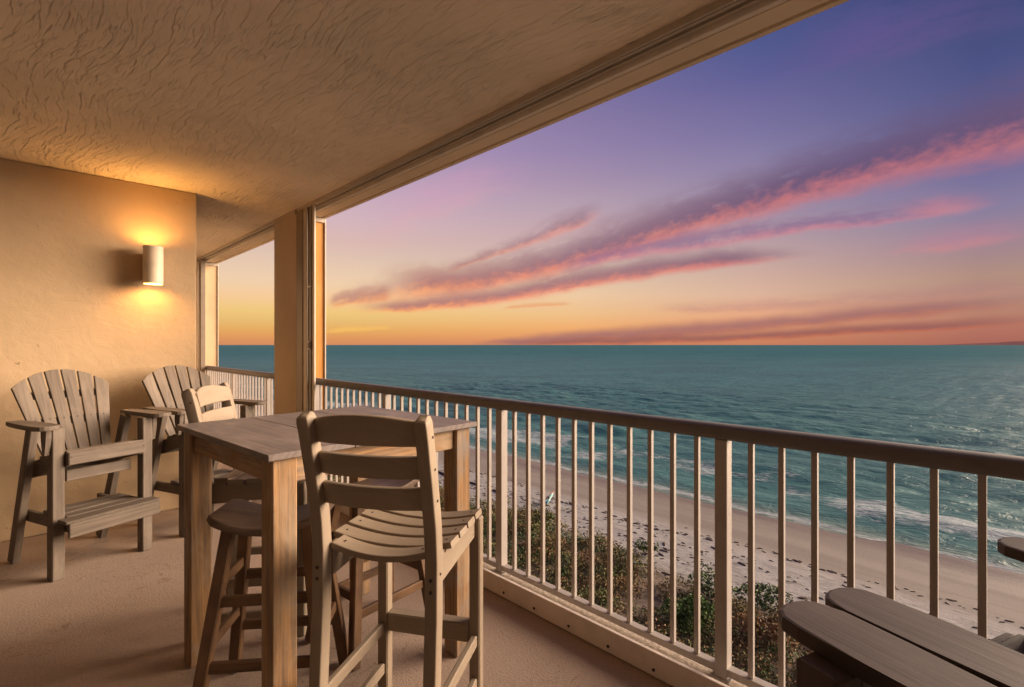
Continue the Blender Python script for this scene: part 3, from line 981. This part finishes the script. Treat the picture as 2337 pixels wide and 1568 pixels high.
def make_adirondack():
    A = M['adirondack']
    root = empty('plank_armchair', (0, 0, 0), 0, 'grey-brown tall plank armchair nearest the left edge against the cream wall', 'armchair', GA)
    X = Vector((1, 0, 0))
    for sx in (-1, 1):
        Mesh().board((sx * 0.2345, 0.245, 0), (sx * 0.2345, 0.245, 0.8725), 0.058, 0.066, X, 0.004).build('leg', A, root)
        Mesh().board((sx * 0.232, -0.275, 0.004), (sx * 0.246, 0.005, 0.8725), 0.040, 0.066, X, 0.004).build('leg', A, root)
        fr = Matrix.Translation((sx * 0.300, 0, 0.886))
        arm = Mesh().plate(arm_outline(sx), 0.026, fr, 0.006, (0, 1, 0)).build('arm', A, root)
        # shaped bracket under the arm, outside the front leg
        br = Matrix(((0, 0, 1, sx * 0.279), (1, 0, 0, 0.245), (0, 1, 0, 0.7215), (0, 0, 0, 1)))
        Mesh().plate([(-0.012, 0.0), (0.012, 0.0), (0.024, 0.06), (0.030, 0.10), (0.030, 0.151), (-0.030, 0.151), (-0.030, 0.10), (-0.022, 0.05)],
                     0.026, br, 0.003, (0, 0, 1)).build('bracket', A, root)
        # seat side board, dropping to the rear with a curved lower edge
        sb = Matrix(((0, 0, 1, sx * 0.190), (1, 0, 0, 0), (0, 1, 0, 0), (0, 0, 0, 1)))
        Mesh().plate([(-0.25, 0.525), (-0.18, 0.520), (-0.05, 0.552), (0.10, 0.600), (0.285, 0.645), (0.292, 0.716), (0.10, 0.690), (-0.08, 0.645), (-0.25, 0.612)],
                     0.026, sb, 0.003, (0, 1, 0)).build('side_board', A, root)
        # footrest rail from rear leg to the front
        Mesh().board((sx * 0.190, -0.215, 0.292), (sx * 0.190, 0.385, 0.300), 0.026, 0.066, X, 0.003).build('footrest_rail', A, root)
        screws(root, [(sx * 0.2636, 0.245, 0.70), (sx * 0.2636, 0.245, 0.66), (sx * 0.2636, 0.245, 0.31)], (sx, 0, 0), 0.0055)
        screws(root, [(sx * 0.190, 0.3132, 0.70)], (0, 1, 0), 0.004)
    # seat slats following the dropping side boards
    prof = [(0.262, 0.722), (0.196, 0.716), (0.128, 0.704), (0.060, 0.688), (-0.008, 0.670)]
    for i, (y, z) in enumerate(prof):
        Mesh().board((-0.203 if i == 0 else -0.200, y, z), (0.203 if i == 0 else 0.200, y, z), 0.060, 0.020, Vector((0, 1, 0.2 if i else 0.1)), 0.004, 1.0).build('seat_slat', A, root)
    Mesh().board((-0.2035, 0.302, 0.690), (0.2035, 0.302, 0.690), 0.074, 0.022, (0, 0, 1), 0.005).build('front_slat', A, root)
    Mesh().board((-0.17, 0.20, 0.575), (0.17, 0.20, 0.575), 0.066, 0.022, (0, 0, 1), 0.003).build('stretcher', A, root)
    Mesh().board((-0.17, -0.19, 0.555), (0.17, -0.19, 0.555), 0.066, 0.022, (0, 0, 1), 0.003).build('stretcher', A, root)
    # fan back in a plane leaning to the rear
    base = Vector((0, -0.035, 0.64))
    up_ = Vector((0, -0.42, 0.9075)).normalized()
    nrm = X.cross(up_)
    fr = Matrix((( 1, up_.x, nrm.x, base.x), (0, up_.y, nrm.y, base.y), (0, up_.z, nrm.z, base.z), (0, 0, 0, 1)))
    L0 = 0.600
    top_len = lambda x: L0 - 0.118 * (abs(x) / 0.262) ** 2.1
    for i in range(6):
        k = i - 2.5
        wb, wt = 0.025, 0.037
        xb, xt = k * 0.060, k * 0.088
        # widen upwards, top cut on the arc
        ol = [(xb - wb, 0.0), (xb + wb, 0.0)]
        xr, xl = xt + wt, xt - wt
        ol.append((xr, top_len(xr)))
        xm = (xr + xl) / 2
        ol.append((xm, top_len(xm) + 0.002))
        ol.append((xl, top_len(xl)))
        Mesh().plate(ol, 0.020, fr, 0.004, up_).build('back_slat', A, root)
    for hgt, wid in ((0.255, 0.205), (0.435, 0.215)):
        c = base + up_ * hgt - nrm * 0.0225 * (1 if nrm.y > 0 else -1)
        Mesh().board(c - X * wid, c + X * wid, 0.045, 0.023, up_, 0.003).build('back_rail', A, root)
    front = nrm if nrm.y > 0 else -nrm
    pts = [base + up_ * 0.262 + X * ((i - 2.5) * 0.0723) + front * 0.0102 for i in range(6)]
    screws(root, pts, front)
    # footrest
    for y, w in ((0.055, 0.085), (0.150, 0.085)):
        Mesh().board((-0.203, y, 0.345), (0.203, y, 0.345), w, 0.020, (0, 1, 0), 0.004).build('foot_slat', A, root)
    Mesh().board((-0.203, 0.248, 0.345), (0.203, 0.248, 0.345), 0.085, 0.020, (0, 1, 0), 0.004).build('foot_slat', A, root)
    Mesh().board((-0.250, 0.345, 0.345), (0.250, 0.345, 0.345), 0.095, 0.020, (0, 1, 0), 0.004).build('foot_slat', A, root)
    Mesh().board((-0.240, 0.3975, 0.302), (0.240, 0.3975, 0.302), 0.080, 0.022, (0, 0, 1), 0.004).build('footrest_front', A, root)
    return root


ad1 = make_adirondack()
F1 = Vector((0.345, -0.9386, 0))
W1 = Vector((0.9386, 0.345, 0))
c1 = Vector((0.3675, 3.95, 0)) - F1 * 0.278
ad1.location = c1
ad1.rotation_euler.z = heading(F1.x, F1.y)
ad2 = copy_tree(ad1)
ad2.location = c1 + W1 * 0.733
ad2['label'] = 'grey-brown tall plank armchair below the lit wall lamp, by the wall end'
F2 = Vector((0.345, 0.9386, 0))
R2 = Vector((0.9386, -0.345, 0))
cL = Vector((0.556, 0.058, 0))
ad3 = copy_tree(ad1)
ad3.location = cL
ad3.rotation_euler.z = heading(F2.x, F2.y)
ad3['label'] = 'dark umber tall armchair in the right foreground, its broad arm lowest and leftmost'
ad4 = copy_tree(ad1)
ad4.location = cL + R2 * 0.722
ad4.rotation_euler.z = heading(F2.x, F2.y)
ad4['label'] = 'dark umber tall armchair at the right edge, between its neighbour and the railing'
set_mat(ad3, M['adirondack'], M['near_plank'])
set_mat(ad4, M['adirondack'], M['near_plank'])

# ------------------------------------------------------------------ bar table
tb = empty('bar_table', (0.954, 2.113, 0), R(4.5), 'weathered square wooden bar table in the middle of the balcony', 'table')
TW, TD, TZ = 0.905, 0.905, 1.010
m = Mesh()
nb = 3
for i in range(nb):
    a = -TW / 2 + 0.0 + i * (TW) / nb
    b = -TW / 2 + (i + 1) * TW / nb - (0.0006 if i < nb - 1 else 0)
    m.board(((a + b) / 2, -TD / 2, TZ - 0.011), ((a + b) / 2, TD / 2, TZ - 0.011), b - a, 0.022, (1, 0, 0), 0.003)
m.build('tabletop', [M['tabletop']], tb)
LI = 0.082
for sx in (-1, 1):
    for sy in (-1, 1):
        m = Mesh()
        m.board((sx * (TW / 2 - 0.022 - LI / 2), sy * (TD / 2 - 0.022 - LI / 2), 0),
                (sx * (TW / 2 - 0.022 - LI / 2), sy * (TD / 2 - 0.022 - LI / 2), TZ - 0.0225), LI, LI, (1, 0, 0), 0.005)
        m.build('leg', M['table'], tb)
ax_, ay_ = TW / 2 - 0.022 - LI, TD / 2 - 0.022 - LI
for s_ in (-1, 1):
    m = Mesh(); m.board((-ax_, s_ * (TD / 2 - 0.050), TZ - 0.066), (ax_, s_ * (TD / 2 - 0.050), TZ - 0.066), 0.085, 0.024, (0, 0, 1), 0.003)
    m.build('apron', M['table'], tb)
    m = Mesh(); m.board((s_ * (TW / 2 - 0.050), -ay_, TZ - 0.066), (s_ * (TW / 2 - 0.050), ay_, TZ - 0.066), 0.085, 0.024, (0, 0, 1), 0.003)
    m.build('apron', M['table'], tb)


# ------------------------------------------------------------------ bar chairs with ladder backs
def make_barchair():
    B = M['barchair']
    root = empty('bar_chair', (0, 0, 0), 0, 'sand coloured ladder-back bar chair in the foreground with its back to us', 'bar chair', 'ladder-back bar chairs at the table')
    X = Vector((1, 0, 0))
    hw = 0.186
    upr = [(-0.245, 0.0), (-0.222, 0.30), (-0.206, 0.55), (-0.203, 0.72), (-0.212, 0.82), (-0.238, 0.95), (-0.268, 1.08), (-0.281, 1.128)]
    for sx in (-1, 1):
        m = Mesh()
        pts = [(sx * hw, y, z) for y, z in upr]
        m.sweep(pts + [(sx * hw, -0.286, 1.142), (sx * hw, -0.289, 1.147)], rrect(0.040, 0.048, 0.005, 3), X,
                scales=[(1, 1)] * len(pts) + [(0.9, 0.86), (0.62, 0.55)], smooth=True)
        u = m.build('back_upright', B, root)
        screws(u, [(sx * hw, -0.2288, 0.668), (sx * hw, -0.2288, 0.634)], (0, -1, 0), 0.0055)
        if sx > 0:
            screws(u, [(sx * hw + 0.0208, -0.262, 1.09), (sx * hw + 0.0208, -0.245, 0.995), (sx * hw + 0.0208, -0.226, 0.90), (sx * hw + 0.0208, -0.205, 0.68)], (1, 0, 0), 0.004)
        m = Mesh(); m.board((sx * hw, 0.203, 0), (sx * hw, 0.203, 0.712), 0.042, 0.046, X, 0.005); m.build('leg', B, root)
        # seat side board with slat notches along the top
        sb = Matrix(((0, 0, 1, sx * 0.176), (1, 0, 0, 0), (0, 1, 0, 0), (0, 0, 0, 1)))
        ol = [(-0.179, 0.626), (0.179, 0.646), (0.179, 0.722)]
        for k in range(4):
            y = 0.130 - k * 0.083
            ol += [(y + 0.007, 0.7215), (y + 0.007, 0.708), (y - 0.007, 0.708), (y - 0.007, 0.7205)]
        ol += [(-0.179, 0.714)]
        Mesh().plate(ol, 0.024, sb, 0.0, (0, 1, 0)).build('seat_side', B, root)
        for z, zr in ((0.262, 0.262), (0.105, 0.105)):
            m = Mesh(); m.board((sx * hw, -0.205, zr), (sx * hw, 0.182, z), 0.022, 0.042, X, 0.004); m.build('side_rail', B, root)
    # curved seat slats
    for k in range(5):
        y = 0.172 - k * 0.083
        m = Mesh()
        ha = 0.205 if k < 4 else 0.160
        pts = []
        for i in range(15):
            q = -1 + 2 * i / 14
            pts.append((q * ha, y, 0.733 - 0.026 * (1 - q * q) - 0.004 * k * 0.5))
        m.sweep(pts, rrect(0.070, 0.020, 0.004, 2), (0, 1, 0))
        s_ = m.build('seat_slat', B, root)
        screws(s_, [(-ha + 0.028, y, pts[1][2] + 0.0105), (ha - 0.028, y, pts[1][2] + 0.0105)], (0, 0, 1), 0.004)
    # ladder slats, bowed to the rear
    for zc, yc_, hgt, crown in ((1.094, -0.262, 0.070, 0.022), (0.996, -0.243, 0.068, 0.0), (0.900, -0.222, 0.070, 0.0)):
        m = Mesh()
        pts, scl = [], []
        for i in range(17):
            q = -1 + 2 * i / 16
            pts.append((q * (hw - 0.010), yc_ - 0.030 * (1 - q * q) + 0.010, zc + crown * 0.5 * (1 - q * q)))
            scl.append((1 + (crown / hgt) * (1 - q * q), 1))
        m.sweep(pts, rrect(hgt, 0.019, 0.005, 3), (0, -0.20, 1), scales=scl, smooth=True)
        m.build('back_slat', B, root)
    m = Mesh(); m.board((-0.165, 0.196, 0.668), (0.165, 0.196, 0.668), 0.060, 0.022, (0, 0, 1), 0.003); m.build('front_rail', B, root)
    m = Mesh(); m.board((-0.165, 0.203, 0.285), (0.165, 0.203, 0.285), 0.070, 0.050, (0, 0, 1), 0.005); m.build('footrest', B, root)
    return root


bc1 = make_barchair()
bc1.location = (0.938, 1.480, 0)
bc1.rotation_euler.z = heading(0.848, 0.531)
bc2 = copy_tree(bc1)
bc2.location = (0.873, 2.630, 0)
bc2.rotation_euler.z = heading(0.81, -0.59)
bc2['label'] = 'pale sand ladder-back bar chair behind the left corner of the table'


# ------------------------------------------------------------------ saddle stools
def make_stool():
    root = empty('saddle_stool', (0, 0, 0), 0, 'dark stained saddle stool under the left half of the table', 'stool', 'dark wooden stools under the table')
    S = M['stool']
    m = Mesh()
    pts, scl = [], []
    for i in range(19):
        q = -1 + 2 * i / 18
        pts.append((q * 0.205, 0, 0.672 + 0.052 * q * q))
        e = math.sqrt(max(0.0, 1 - abs(q) ** 7)) * 0.22 + 0.78
        scl.append((e, 1 if abs(q) < 0.97 else 0.72))
    m.sweep(pts, rrect(0.255, 0.030, 0.006, 3), (0, 1, 0), scales=scl, smooth=True)
    m.build('seat', M['stoolseat'], root)
    tops, feet = {}, {}
    for sx in (-1, 1):
        for sy in (-1, 1):
            tp = Vector((sx * 0.138, sy * 0.078, 0.682))
            ft = Vector((sx * 0.222, sy * 0.165, 0.006))
            tops[sx, sy], feet[sx, sy] = tp, ft
            m = Mesh(); m.board(ft, tp, 0.042, 0.040, (1, 0, 0), 0.004, 1.0); m.build('leg', S, root)
    at = lambda a, h: feet[a].lerp(tops[a], h / 0.678)
    for sy in (-1, 1):
        for h in (0.20, 0.42):
            m = Mesh(); m.board(at((-1, sy), h), at((1, sy), h), 0.038, 0.020, (0, 0, 1), 0.003); m.build('rung', S, root)
    for sx in (-1, 1):
        for h in (0.27, 0.48):
            m = Mesh(); m.board(at((sx, -1), h), at((sx, 1), h), 0.038, 0.020, (0, 0, 1), 0.003); m.build('rung', S, root)
    return root


s1 = make_stool()
s1.location = (0.700, 2.020, 0)
s1.rotation_euler.z = R(-38)
s2 = copy_tree(s1)
s2.location = (1.180, 2.140, 0)
s2.rotation_euler.z = R(8)
s2['label'] = 'dark stained saddle stool under the right half of the table, nearer the railing'

# ------------------------------------------------------------------ beach, sea, far hill
SEA_Z = -11.65


def fbm(x, y, seed=0, octaves=4, base=1.0):
    r = np.random.default_rng(seed)
    out = np.zeros_like(x)
    a, f = 1.0, base
    for _ in range(octaves):
        for _k in range(3):
            th = r.uniform(0, 2 * math.pi); ph = r.uniform(0, 2 * math.pi)
            out += a / 3 * np.sin(f * (x * math.cos(th) + y * math.sin(th)) + ph)
        a *= 0.5; f *= 2.1
    return out


def grid(name, xs, ys, zf, mat, kind):
    Xg, Yg = np.meshgrid(xs, ys, indexing='ij')
    Z = zf(Xg, Yg)
    co = np.stack([Xg, Yg, Z], -1).reshape(-1, 3)
    nx, ny = len(xs), len(ys)
    idx = np.arange(nx * ny).reshape(nx, ny)
    fcs = np.stack([idx[:-1, :-1], idx[1:, :-1], idx[1:, 1:], idx[:-1, 1:]], -1).reshape(-1, 4)
    me = bpy.data.meshes.new(name)
    me.vertices.add(len(co)); me.vertices.foreach_set('co', co.ravel())
    me.loops.add(fcs.size); me.loops.foreach_set('vertex_index', fcs.ravel())
    me.polygons.add(len(fcs)); me.polygons.foreach_set('loop_start', np.arange(0, fcs.size, 4))
    me.polygons.foreach_set('use_smooth', np.ones(len(fcs), bool))
    me.update(calc_edges=True)
    me.materials.append(mat)
    o = bpy.data.objects.new(name, me)
    COL.objects.link(o)
    return tag(o, kind=kind)


def ground_z(x, y):
    px = [-400, -5, 3, 15, 24, 27, 31, 36, 40.5, 50, 75]
    pz = [-10.2, -10.2, -10.2, -10.45, -10.75, -10.95, -11.1, -11.35, -11.66, -12.3, -14]
    z = np.interp(x, px, pz)
    dune = np.clip((25.5 - x) / 4, 0, 1) * np.clip((x - 2) / 5, 0, 1)
    z = z + dune * 0.22 * fbm(x, y, 3, 3, 0.6)
    beach = np.clip((x - 22) / 3, 0, 1)
    z = z + beach * (0.035 * fbm(x * 0.6, y * 0.25, 5, 3, 0.7) + 0.02 * fbm(x, y, 6, 3, 2.2) * np.clip((33 - x) / 4, 0, 1))
    return z


gx = np.concatenate([[-400, -150, -60, -20], np.arange(-6, 20, 2.0), np.arange(20, 46, 0.22), [48, 52, 60, 75]])
gy = np.concatenate([[-9000, -3000, -900, -300, -120, -60], np.arange(-30, 75, 0.35), [85, 100, 130, 200, 400, 1200, 4000, 9000]])
grid('beach', gx, gy, ground_z, M['sand'], 'structure')


def sea_z(x, y):
    r = np.random.default_rng(21)
    z = np.zeros_like(x)
    d = np.sqrt(x * x + y * y)
    fade = np.clip((420 - d) / 300, 0, 1) * np.clip((x - 39) / 9, 0.04, 1)
    for k in range(34):
        lam = 2.4 * (1.13 ** (k % 17)) * r.uniform(0.9, 1.1)
        th = r.normal(0.35, 0.55)
        a = 0.0052 * lam ** 0.92
        ph = r.uniform(0, 6.28)
        s_ = np.sin(2 * math.pi / lam * (x * math.cos(th) + y * math.sin(th)) + ph)
        z += a * (s_ + 0.25 * np.cos(2 * (2 * math.pi / lam * (x * math.cos(th) + y * math.sin(th)) + ph)))
    env = 0.5 + 0.5 * np.tanh(1.3 * fbm(x * 0.03, y * 0.03, 9, 2, 1.0))
    z = z * fade * (0.55 + 0.75 * env)
    # low breaking swells near the shore
    for x0, amp, wd in ((47.5, 0.22, 1.6), (55.5, 0.26, 2.4), (66, 0.25, 3.2)):
        off = 2.6 * fbm(y * 0.05, y * 0.0, int(x0), 2, 1.0)
        q = (x - x0 - off) / wd
        z += amp * np.exp(-q * q) * np.clip(0.6 + 0.5 * fbm(y * 0.06, x * 0, int(x0) + 5, 2, 1.0), 0, 1.2)
    return SEA_Z + z


sx_ = np.concatenate([np.arange(38.5, 130, 0.36), 130 * 1.045 ** np.arange(1, 132)])
sy_ = np.concatenate([-(60 * 1.14 ** np.arange(50, 0, -1)), np.arange(-60, 130, 0.5), 130 * 1.12 ** np.arange(1, 52)])
grid('sea', sx_, sy_, sea_z, M['sea'], 'structure')

# far headland on the right of the horizon
hm = Mesh()
hx = []
for i in range(41):
    u = i / 40
    hgt = 1000 * (0.10 * math.sin(3.1 * u) + 0.9 * u ** 1.1) * (0.85 + 0.15 * math.sin(17 * u) * math.sin(7 * u + 1)) * 0.62
    hx.append((u, max(hgt, 0.5)))
D = 26000.0
vs, fs = [], []
fw = Vector((math.sin(R(YAW)), math.cos(R(YAW)), 0)); rt = Vector((math.cos(R(YAW)), -math.sin(R(YAW)), 0))
for u, hgt in hx:
    lat = D * (0.86 + 0.42 * u)
    for dd, hh_ in ((-900, 0), (-250, 0.72), (0, 1.0), (500, 0.8), (1600, 0)):
        p = fw * (D + dd) + rt * lat
        vs.append((p.x, p.y, SEA_Z - 2 + hgt * hh_))
for i in range(40):
    for j in range(4):
        a = i * 5 + j
        fs.append((a, a + 5, a + 6, a + 1))
hm.add(vs, fs, (1, 0, 0), 0, True)
hm.build('headland', M['hill'], kind='structure')

# ------------------------------------------------------------------ dune plants
def leaf_cloud(centres, radii, heights, per, size, mats, weights, name, parent=None, **kw):
    """Many small leaf faces spread through clump volumes; ONE object."""
    tot_v, tot_f, mi = [], [], []
    base = 0
    for c, r_, h_ in zip(centres, radii, heights):
        n_ = int(per * (r_ ** 1.6))
        th = rng.uniform(0, 2 * math.pi, n_)
        rad = r_ * np.sqrt(rng.uniform(0, 1, n_))
        top = np.sqrt(np.clip(1 - (rad / r_) ** 2, 0, 1))
        zz = h_ * top * rng.uniform(0.25, 1.0, n_) ** 0.55 + rng.normal(0, 0.05, n_)
        P = np.stack([c[0] + rad * np.cos(th), c[1] + rad * np.sin(th), c[2] + zz], -1)
        a = rng.normal(0, 1, (n_, 3)); a[:, 2] *= 0.7
        a /= np.linalg.norm(a, axis=1)[:, None]
        b = rng.normal(0, 1, (n_, 3)); b -= a * np.sum(a * b, 1)[:, None]
        b /= np.linalg.norm(b, axis=1)[:, None]
        sz = size * rng.uniform(0.6, 1.4, n_)[:, None]
        V = np.stack([P - a * sz, P + b * sz * 0.45, P + a * sz, P - b * sz * 0.45], 1)
        tot_v.append(V.reshape(-1, 3))
        tot_f.append(np.arange(n_ * 4).reshape(-1, 4) + base)
        base += n_ * 4
        main = rng.choice(len(mats), p=weights)
        mm = np.where(rng.uniform(0, 1, n_) < 0.8, main, rng.integers(0, len(mats), n_))
        mi.append(mm)
    co = np.concatenate(tot_v); fc = np.concatenate(tot_f); mi = np.concatenate(mi)
    me = bpy.data.meshes.new(name)
    me.vertices.add(len(co)); me.vertices.foreach_set('co', co.ravel())
    me.loops.add(fc.size); me.loops.foreach_set('vertex_index', fc.ravel())
    me.polygons.add(len(fc)); me.polygons.foreach_set('loop_start', np.arange(0, fc.size, 4))
    me.polygons.foreach_set('material_index', mi.astype(np.int32))
    me.update(calc_edges=True)
    for m_ in mats:
        me.materials.append(m_)
    o = bpy.data.objects.new(name, me)
    COL.objects.link(o)
    o.parent = parent
    return tag(o, **kw)


def gz(x, y):
    return float(ground_z(np.array([float(x)]), np.array([float(y)]))[0])


def edge_x(y):
    return 24.6 + 1.1 * math.sin(y * 0.31 + 1) + 0.7 * math.sin(y * 0.83) + (0.9 if y > 18 else 0.0)


cs, rs, hs = [], [], []
while len(cs) < 2100:
    y = rng.uniform(-6, 72)
    x = rng.uniform(10, 26.5)
    ex = edge_x(y)
    if x > ex or (x > ex - 2.6 and y < 13 and rng.uniform() < 0.15):
        continue
    r_ = rng.uniform(0.45, 1.15)
    cs.append((x, y, gz(x, y) - 0.05)); rs.append(r_); hs.append(r_ * rng.uniform(0.55, 1.05))
leaf_cloud(cs, rs, hs, 400, 0.058, [M['leaf_olive'], M['leaf_brown'], M['leaf_green'], M['leaf_dark']], [0.34, 0.32, 0.22, 0.12],
           'dune_scrub', kind='stuff')
# thin bare twigs through the scrub
tm = Mesh()
for k in range(520):
    c = cs[int(rng.integers(len(cs)))]
    p0 = Vector((c[0] + rng.uniform(-.6, .6), c[1] + rng.uniform(-.6, .6), c[2]))
    d_ = Vector((rng.normal(0, .5), rng.normal(0, .5), rng.uniform(.5, 1.2)))
    tm.cyl(p0, p0 + d_ * rng.uniform(0.6, 1.1), 0.014, 4, 0.005)
tm.build('dune_twigs', M['twig'], kind='stuff')


def shrub(x, y, r_, h_, mats, w, label, size=0.085, per=420, name='dune_shrub'):
    root = empty(name, (x, y, gz(x, y) - 0.03), 0, label, 'shrub')
    st_ = Mesh()
    cl, rl, hl = [], [], []
    for k in range(9):
        th = 2 * math.pi * k / 9 + rng.uniform(-.3, .3)
        q = rng.uniform(0.2, 0.75) * r_
        tip = Vector((q * math.cos(th), q * math.sin(th), h_ * rng.uniform(0.55, 0.95)))
        mid = tip * 0.5 + Vector((rng.normal(0, .06), rng.normal(0, .06), 0.06))
        st_.cyl((0, 0, 0), mid, 0.026, 6, 0.018)
        st_.cyl(mid, tip, 0.018, 6, 0.006)
        rr_ = r_ * rng.uniform(0.28, 0.5)
        cl.append((tip.x, tip.y, tip.z - rr_ * 0.5)); rl.append(rr_); hl.append(rr_ * 1.2)
    st_.build('stem', M['twig'], root)
    leaf_cloud(cl, rl, hl, per, size, mats, w, 'foliage', root)
    return root


LG = [M['leaf_bright'], M['leaf_green']]
LD = [M['leaf_dark'], M['leaf_green']]
LB = [M['leaf_brown'], M['leaf_olive']]
shrub(19.8, 9.6, 1.25, 1.35, LG, [0.8, 0.2], 'bright green shrub standing out in the middle of the brown dune scrub', per=620)
shrub(23.6, 10.6, 1.35, 0.95, LD, [0.75, 0.25], 'dark green spreading shrub at the sand edge just beyond the bright green one', per=300)
shrub(24.5, 8.4, 1.25, 0.8, LD, [0.7, 0.3], 'low dark green shrub reaching onto the littered sand beside the thick railing post', per=280)
shrub(24.4, 6.0, 1.1, 0.75, LG, [0.3, 0.7], 'green leafy shrub on the sand just left of the dark foreground armchair', per=320)
shrub(26.0, 15.5, 0.9, 0.55, LD, [0.5, 0.5], 'small green plant alone on the littered sand past the scrub edge', per=280)
shrub(21.0, 7.2, 1.2, 1.0, LB, [0.7, 0.3], 'rusty brown shrub in front of the green leafy shrub near the railing', per=420)
shrub(24.8, 22.5, 1.2, 0.9, [M['leaf_green'], M['leaf_olive']], [0.7, 0.3], 'green mound of a shrub below the turquoise beach chair', per=420)

# seaweed lines and scraps on the sand
wm = Mesh()


def scrap(x, y, l, w_, th):
    n_ = 7
    pts = []
    for i in range(n_):
        a = 2 * math.pi * i / n_
        k = rng.uniform(0.55, 1.1)
        q = Vector((math.cos(a) * l * k, math.sin(a) * w_ * k, 0))
        q.rotate(Quaternion((0, 0, 1), th))
        pts.append(q)
    z = gz(x, y)
    hgt = min(0.07, w_ * 0.6)
    vs_ = [(x + p.x, y + p.y, z - 0.03) for p in pts] + [(x + p.x * 0.6, y + p.y * 0.6, z + hgt * rng.uniform(.6, 1.1)) for p in pts] + [(x, y, z + hgt)]
    fs_ = [(i, (i + 1) % n_, n_ + (i + 1) % n_, n_ + i) for i in range(n_)] + [(n_ + i, n_ + (i + 1) % n_, 2 * n_) for i in range(n_)]
    wm.add(vs_, fs_, (1, 0, 0))


for x0, dens, sp in ((31.4, 330, 0.18), (30.2, 110, 0.5), (29.0, 260, 0.35), (27.6, 380, 0.7), (26.2, 380, 0.9)):
    for k in range(dens):
        y = rng.uniform(-4, 62)
        x = x0 + 0.8 * math.sin(y * 0.21 + x0) + 0.4 * math.sin(y * 0.63 + 2 * x0) + rng.normal(0, sp)
        if x < edge_x(y) - 0.5:
            continue
        s_ = rng.uniform(0.5, 1.3) * (1.25 if rng.uniform() < 0.15 else 0.75)
        scrap(x, y, 0.26 * s_, 0.080 * s_, math.pi / 2 + rng.normal(0, 0.4))
wm.build('seaweed_litter', M['weed'], kind='stuff')


def log(x, y, l, r_, th, label):
    m_ = Mesh()
    d_ = Vector((math.cos(th), math.sin(th), 0))
    pts, sc_ = [], []
    for i in range(9):
        q = i / 8 - 0.5
        pts.append(d_ * (l * q) + Vector((-d_.y, d_.x, 0)) * (0.05 * l * math.sin(q * 5)) + Vector((0, 0, r_ * 0.7)))
        k = (1.0 - 0.55 * abs(q + 0.2) ** 1.5) * rng.uniform(0.9, 1.1)
        sc_.append((k, k))
    m_.sweep(pts, [(r_ * math.cos(2 * math.pi * i / 10), r_ * math.sin(2 * math.pi * i / 10)) for i in range(10)], (0, 0, 1), 0, True, sc_)
    o = m_.build('driftwood_log', M['weed'], None, label, 'driftwood')
    o.location = (x, y, gz(x, y))
    return o


log(28.4, 30.5, 2.0, 0.10, 1.35, 'dark driftwood log on the sand just left of the turquoise beach chair')
log(28.6, 34.6, 1.9, 0.09, 1.5, 'greyish driftwood log, second to the left from the turquoise beach chair')
log(28.7, 39.0, 2.0, 0.11, 1.3, 'thick dark driftwood log farthest along the beach beside the thick post')
log(30.6, 24.6, 1.0, 0.08, 1.2, 'short dark driftwood piece right of the turquoise beach chair')

bc = empty('beach_chair', (29.0, 25.9, gz(29.0, 25.9)), R(25), 'turquoise and white patterned beach chair with a red top edge on the sand', 'beach chair')
m = Mesh()
m.sweep([(0, 0.42, 0.28), (0, 0.10, 0.20), (0, -0.14, 0.24), (0, -0.34, 0.62), (0, -0.46, 0.95)], rrect(0.86, 0.03, 0.012, 2), (1, 0, 0), 0, True)
m.build('sling', M['fabric'], bc)
m = Mesh(); m.cyl((-0.45, -0.47, 0.97), (0.45, -0.47, 0.97), 0.032, 8); m.build('top_edge', M['red_edge'], bc)
for sx in (-1, 1):
    m = Mesh(); m.cyl((sx * 0.45, 0.44, 0.02), (sx * 0.45, -0.47, 0.97), 0.018, 8); m.build('frame_side', M['twig'], bc)
    m = Mesh(); m.cyl((sx * 0.41, -0.40, 0.01), (sx * 0.41, 0.30, 0.34), 0.018, 8); m.build('leg', M['twig'], bc)
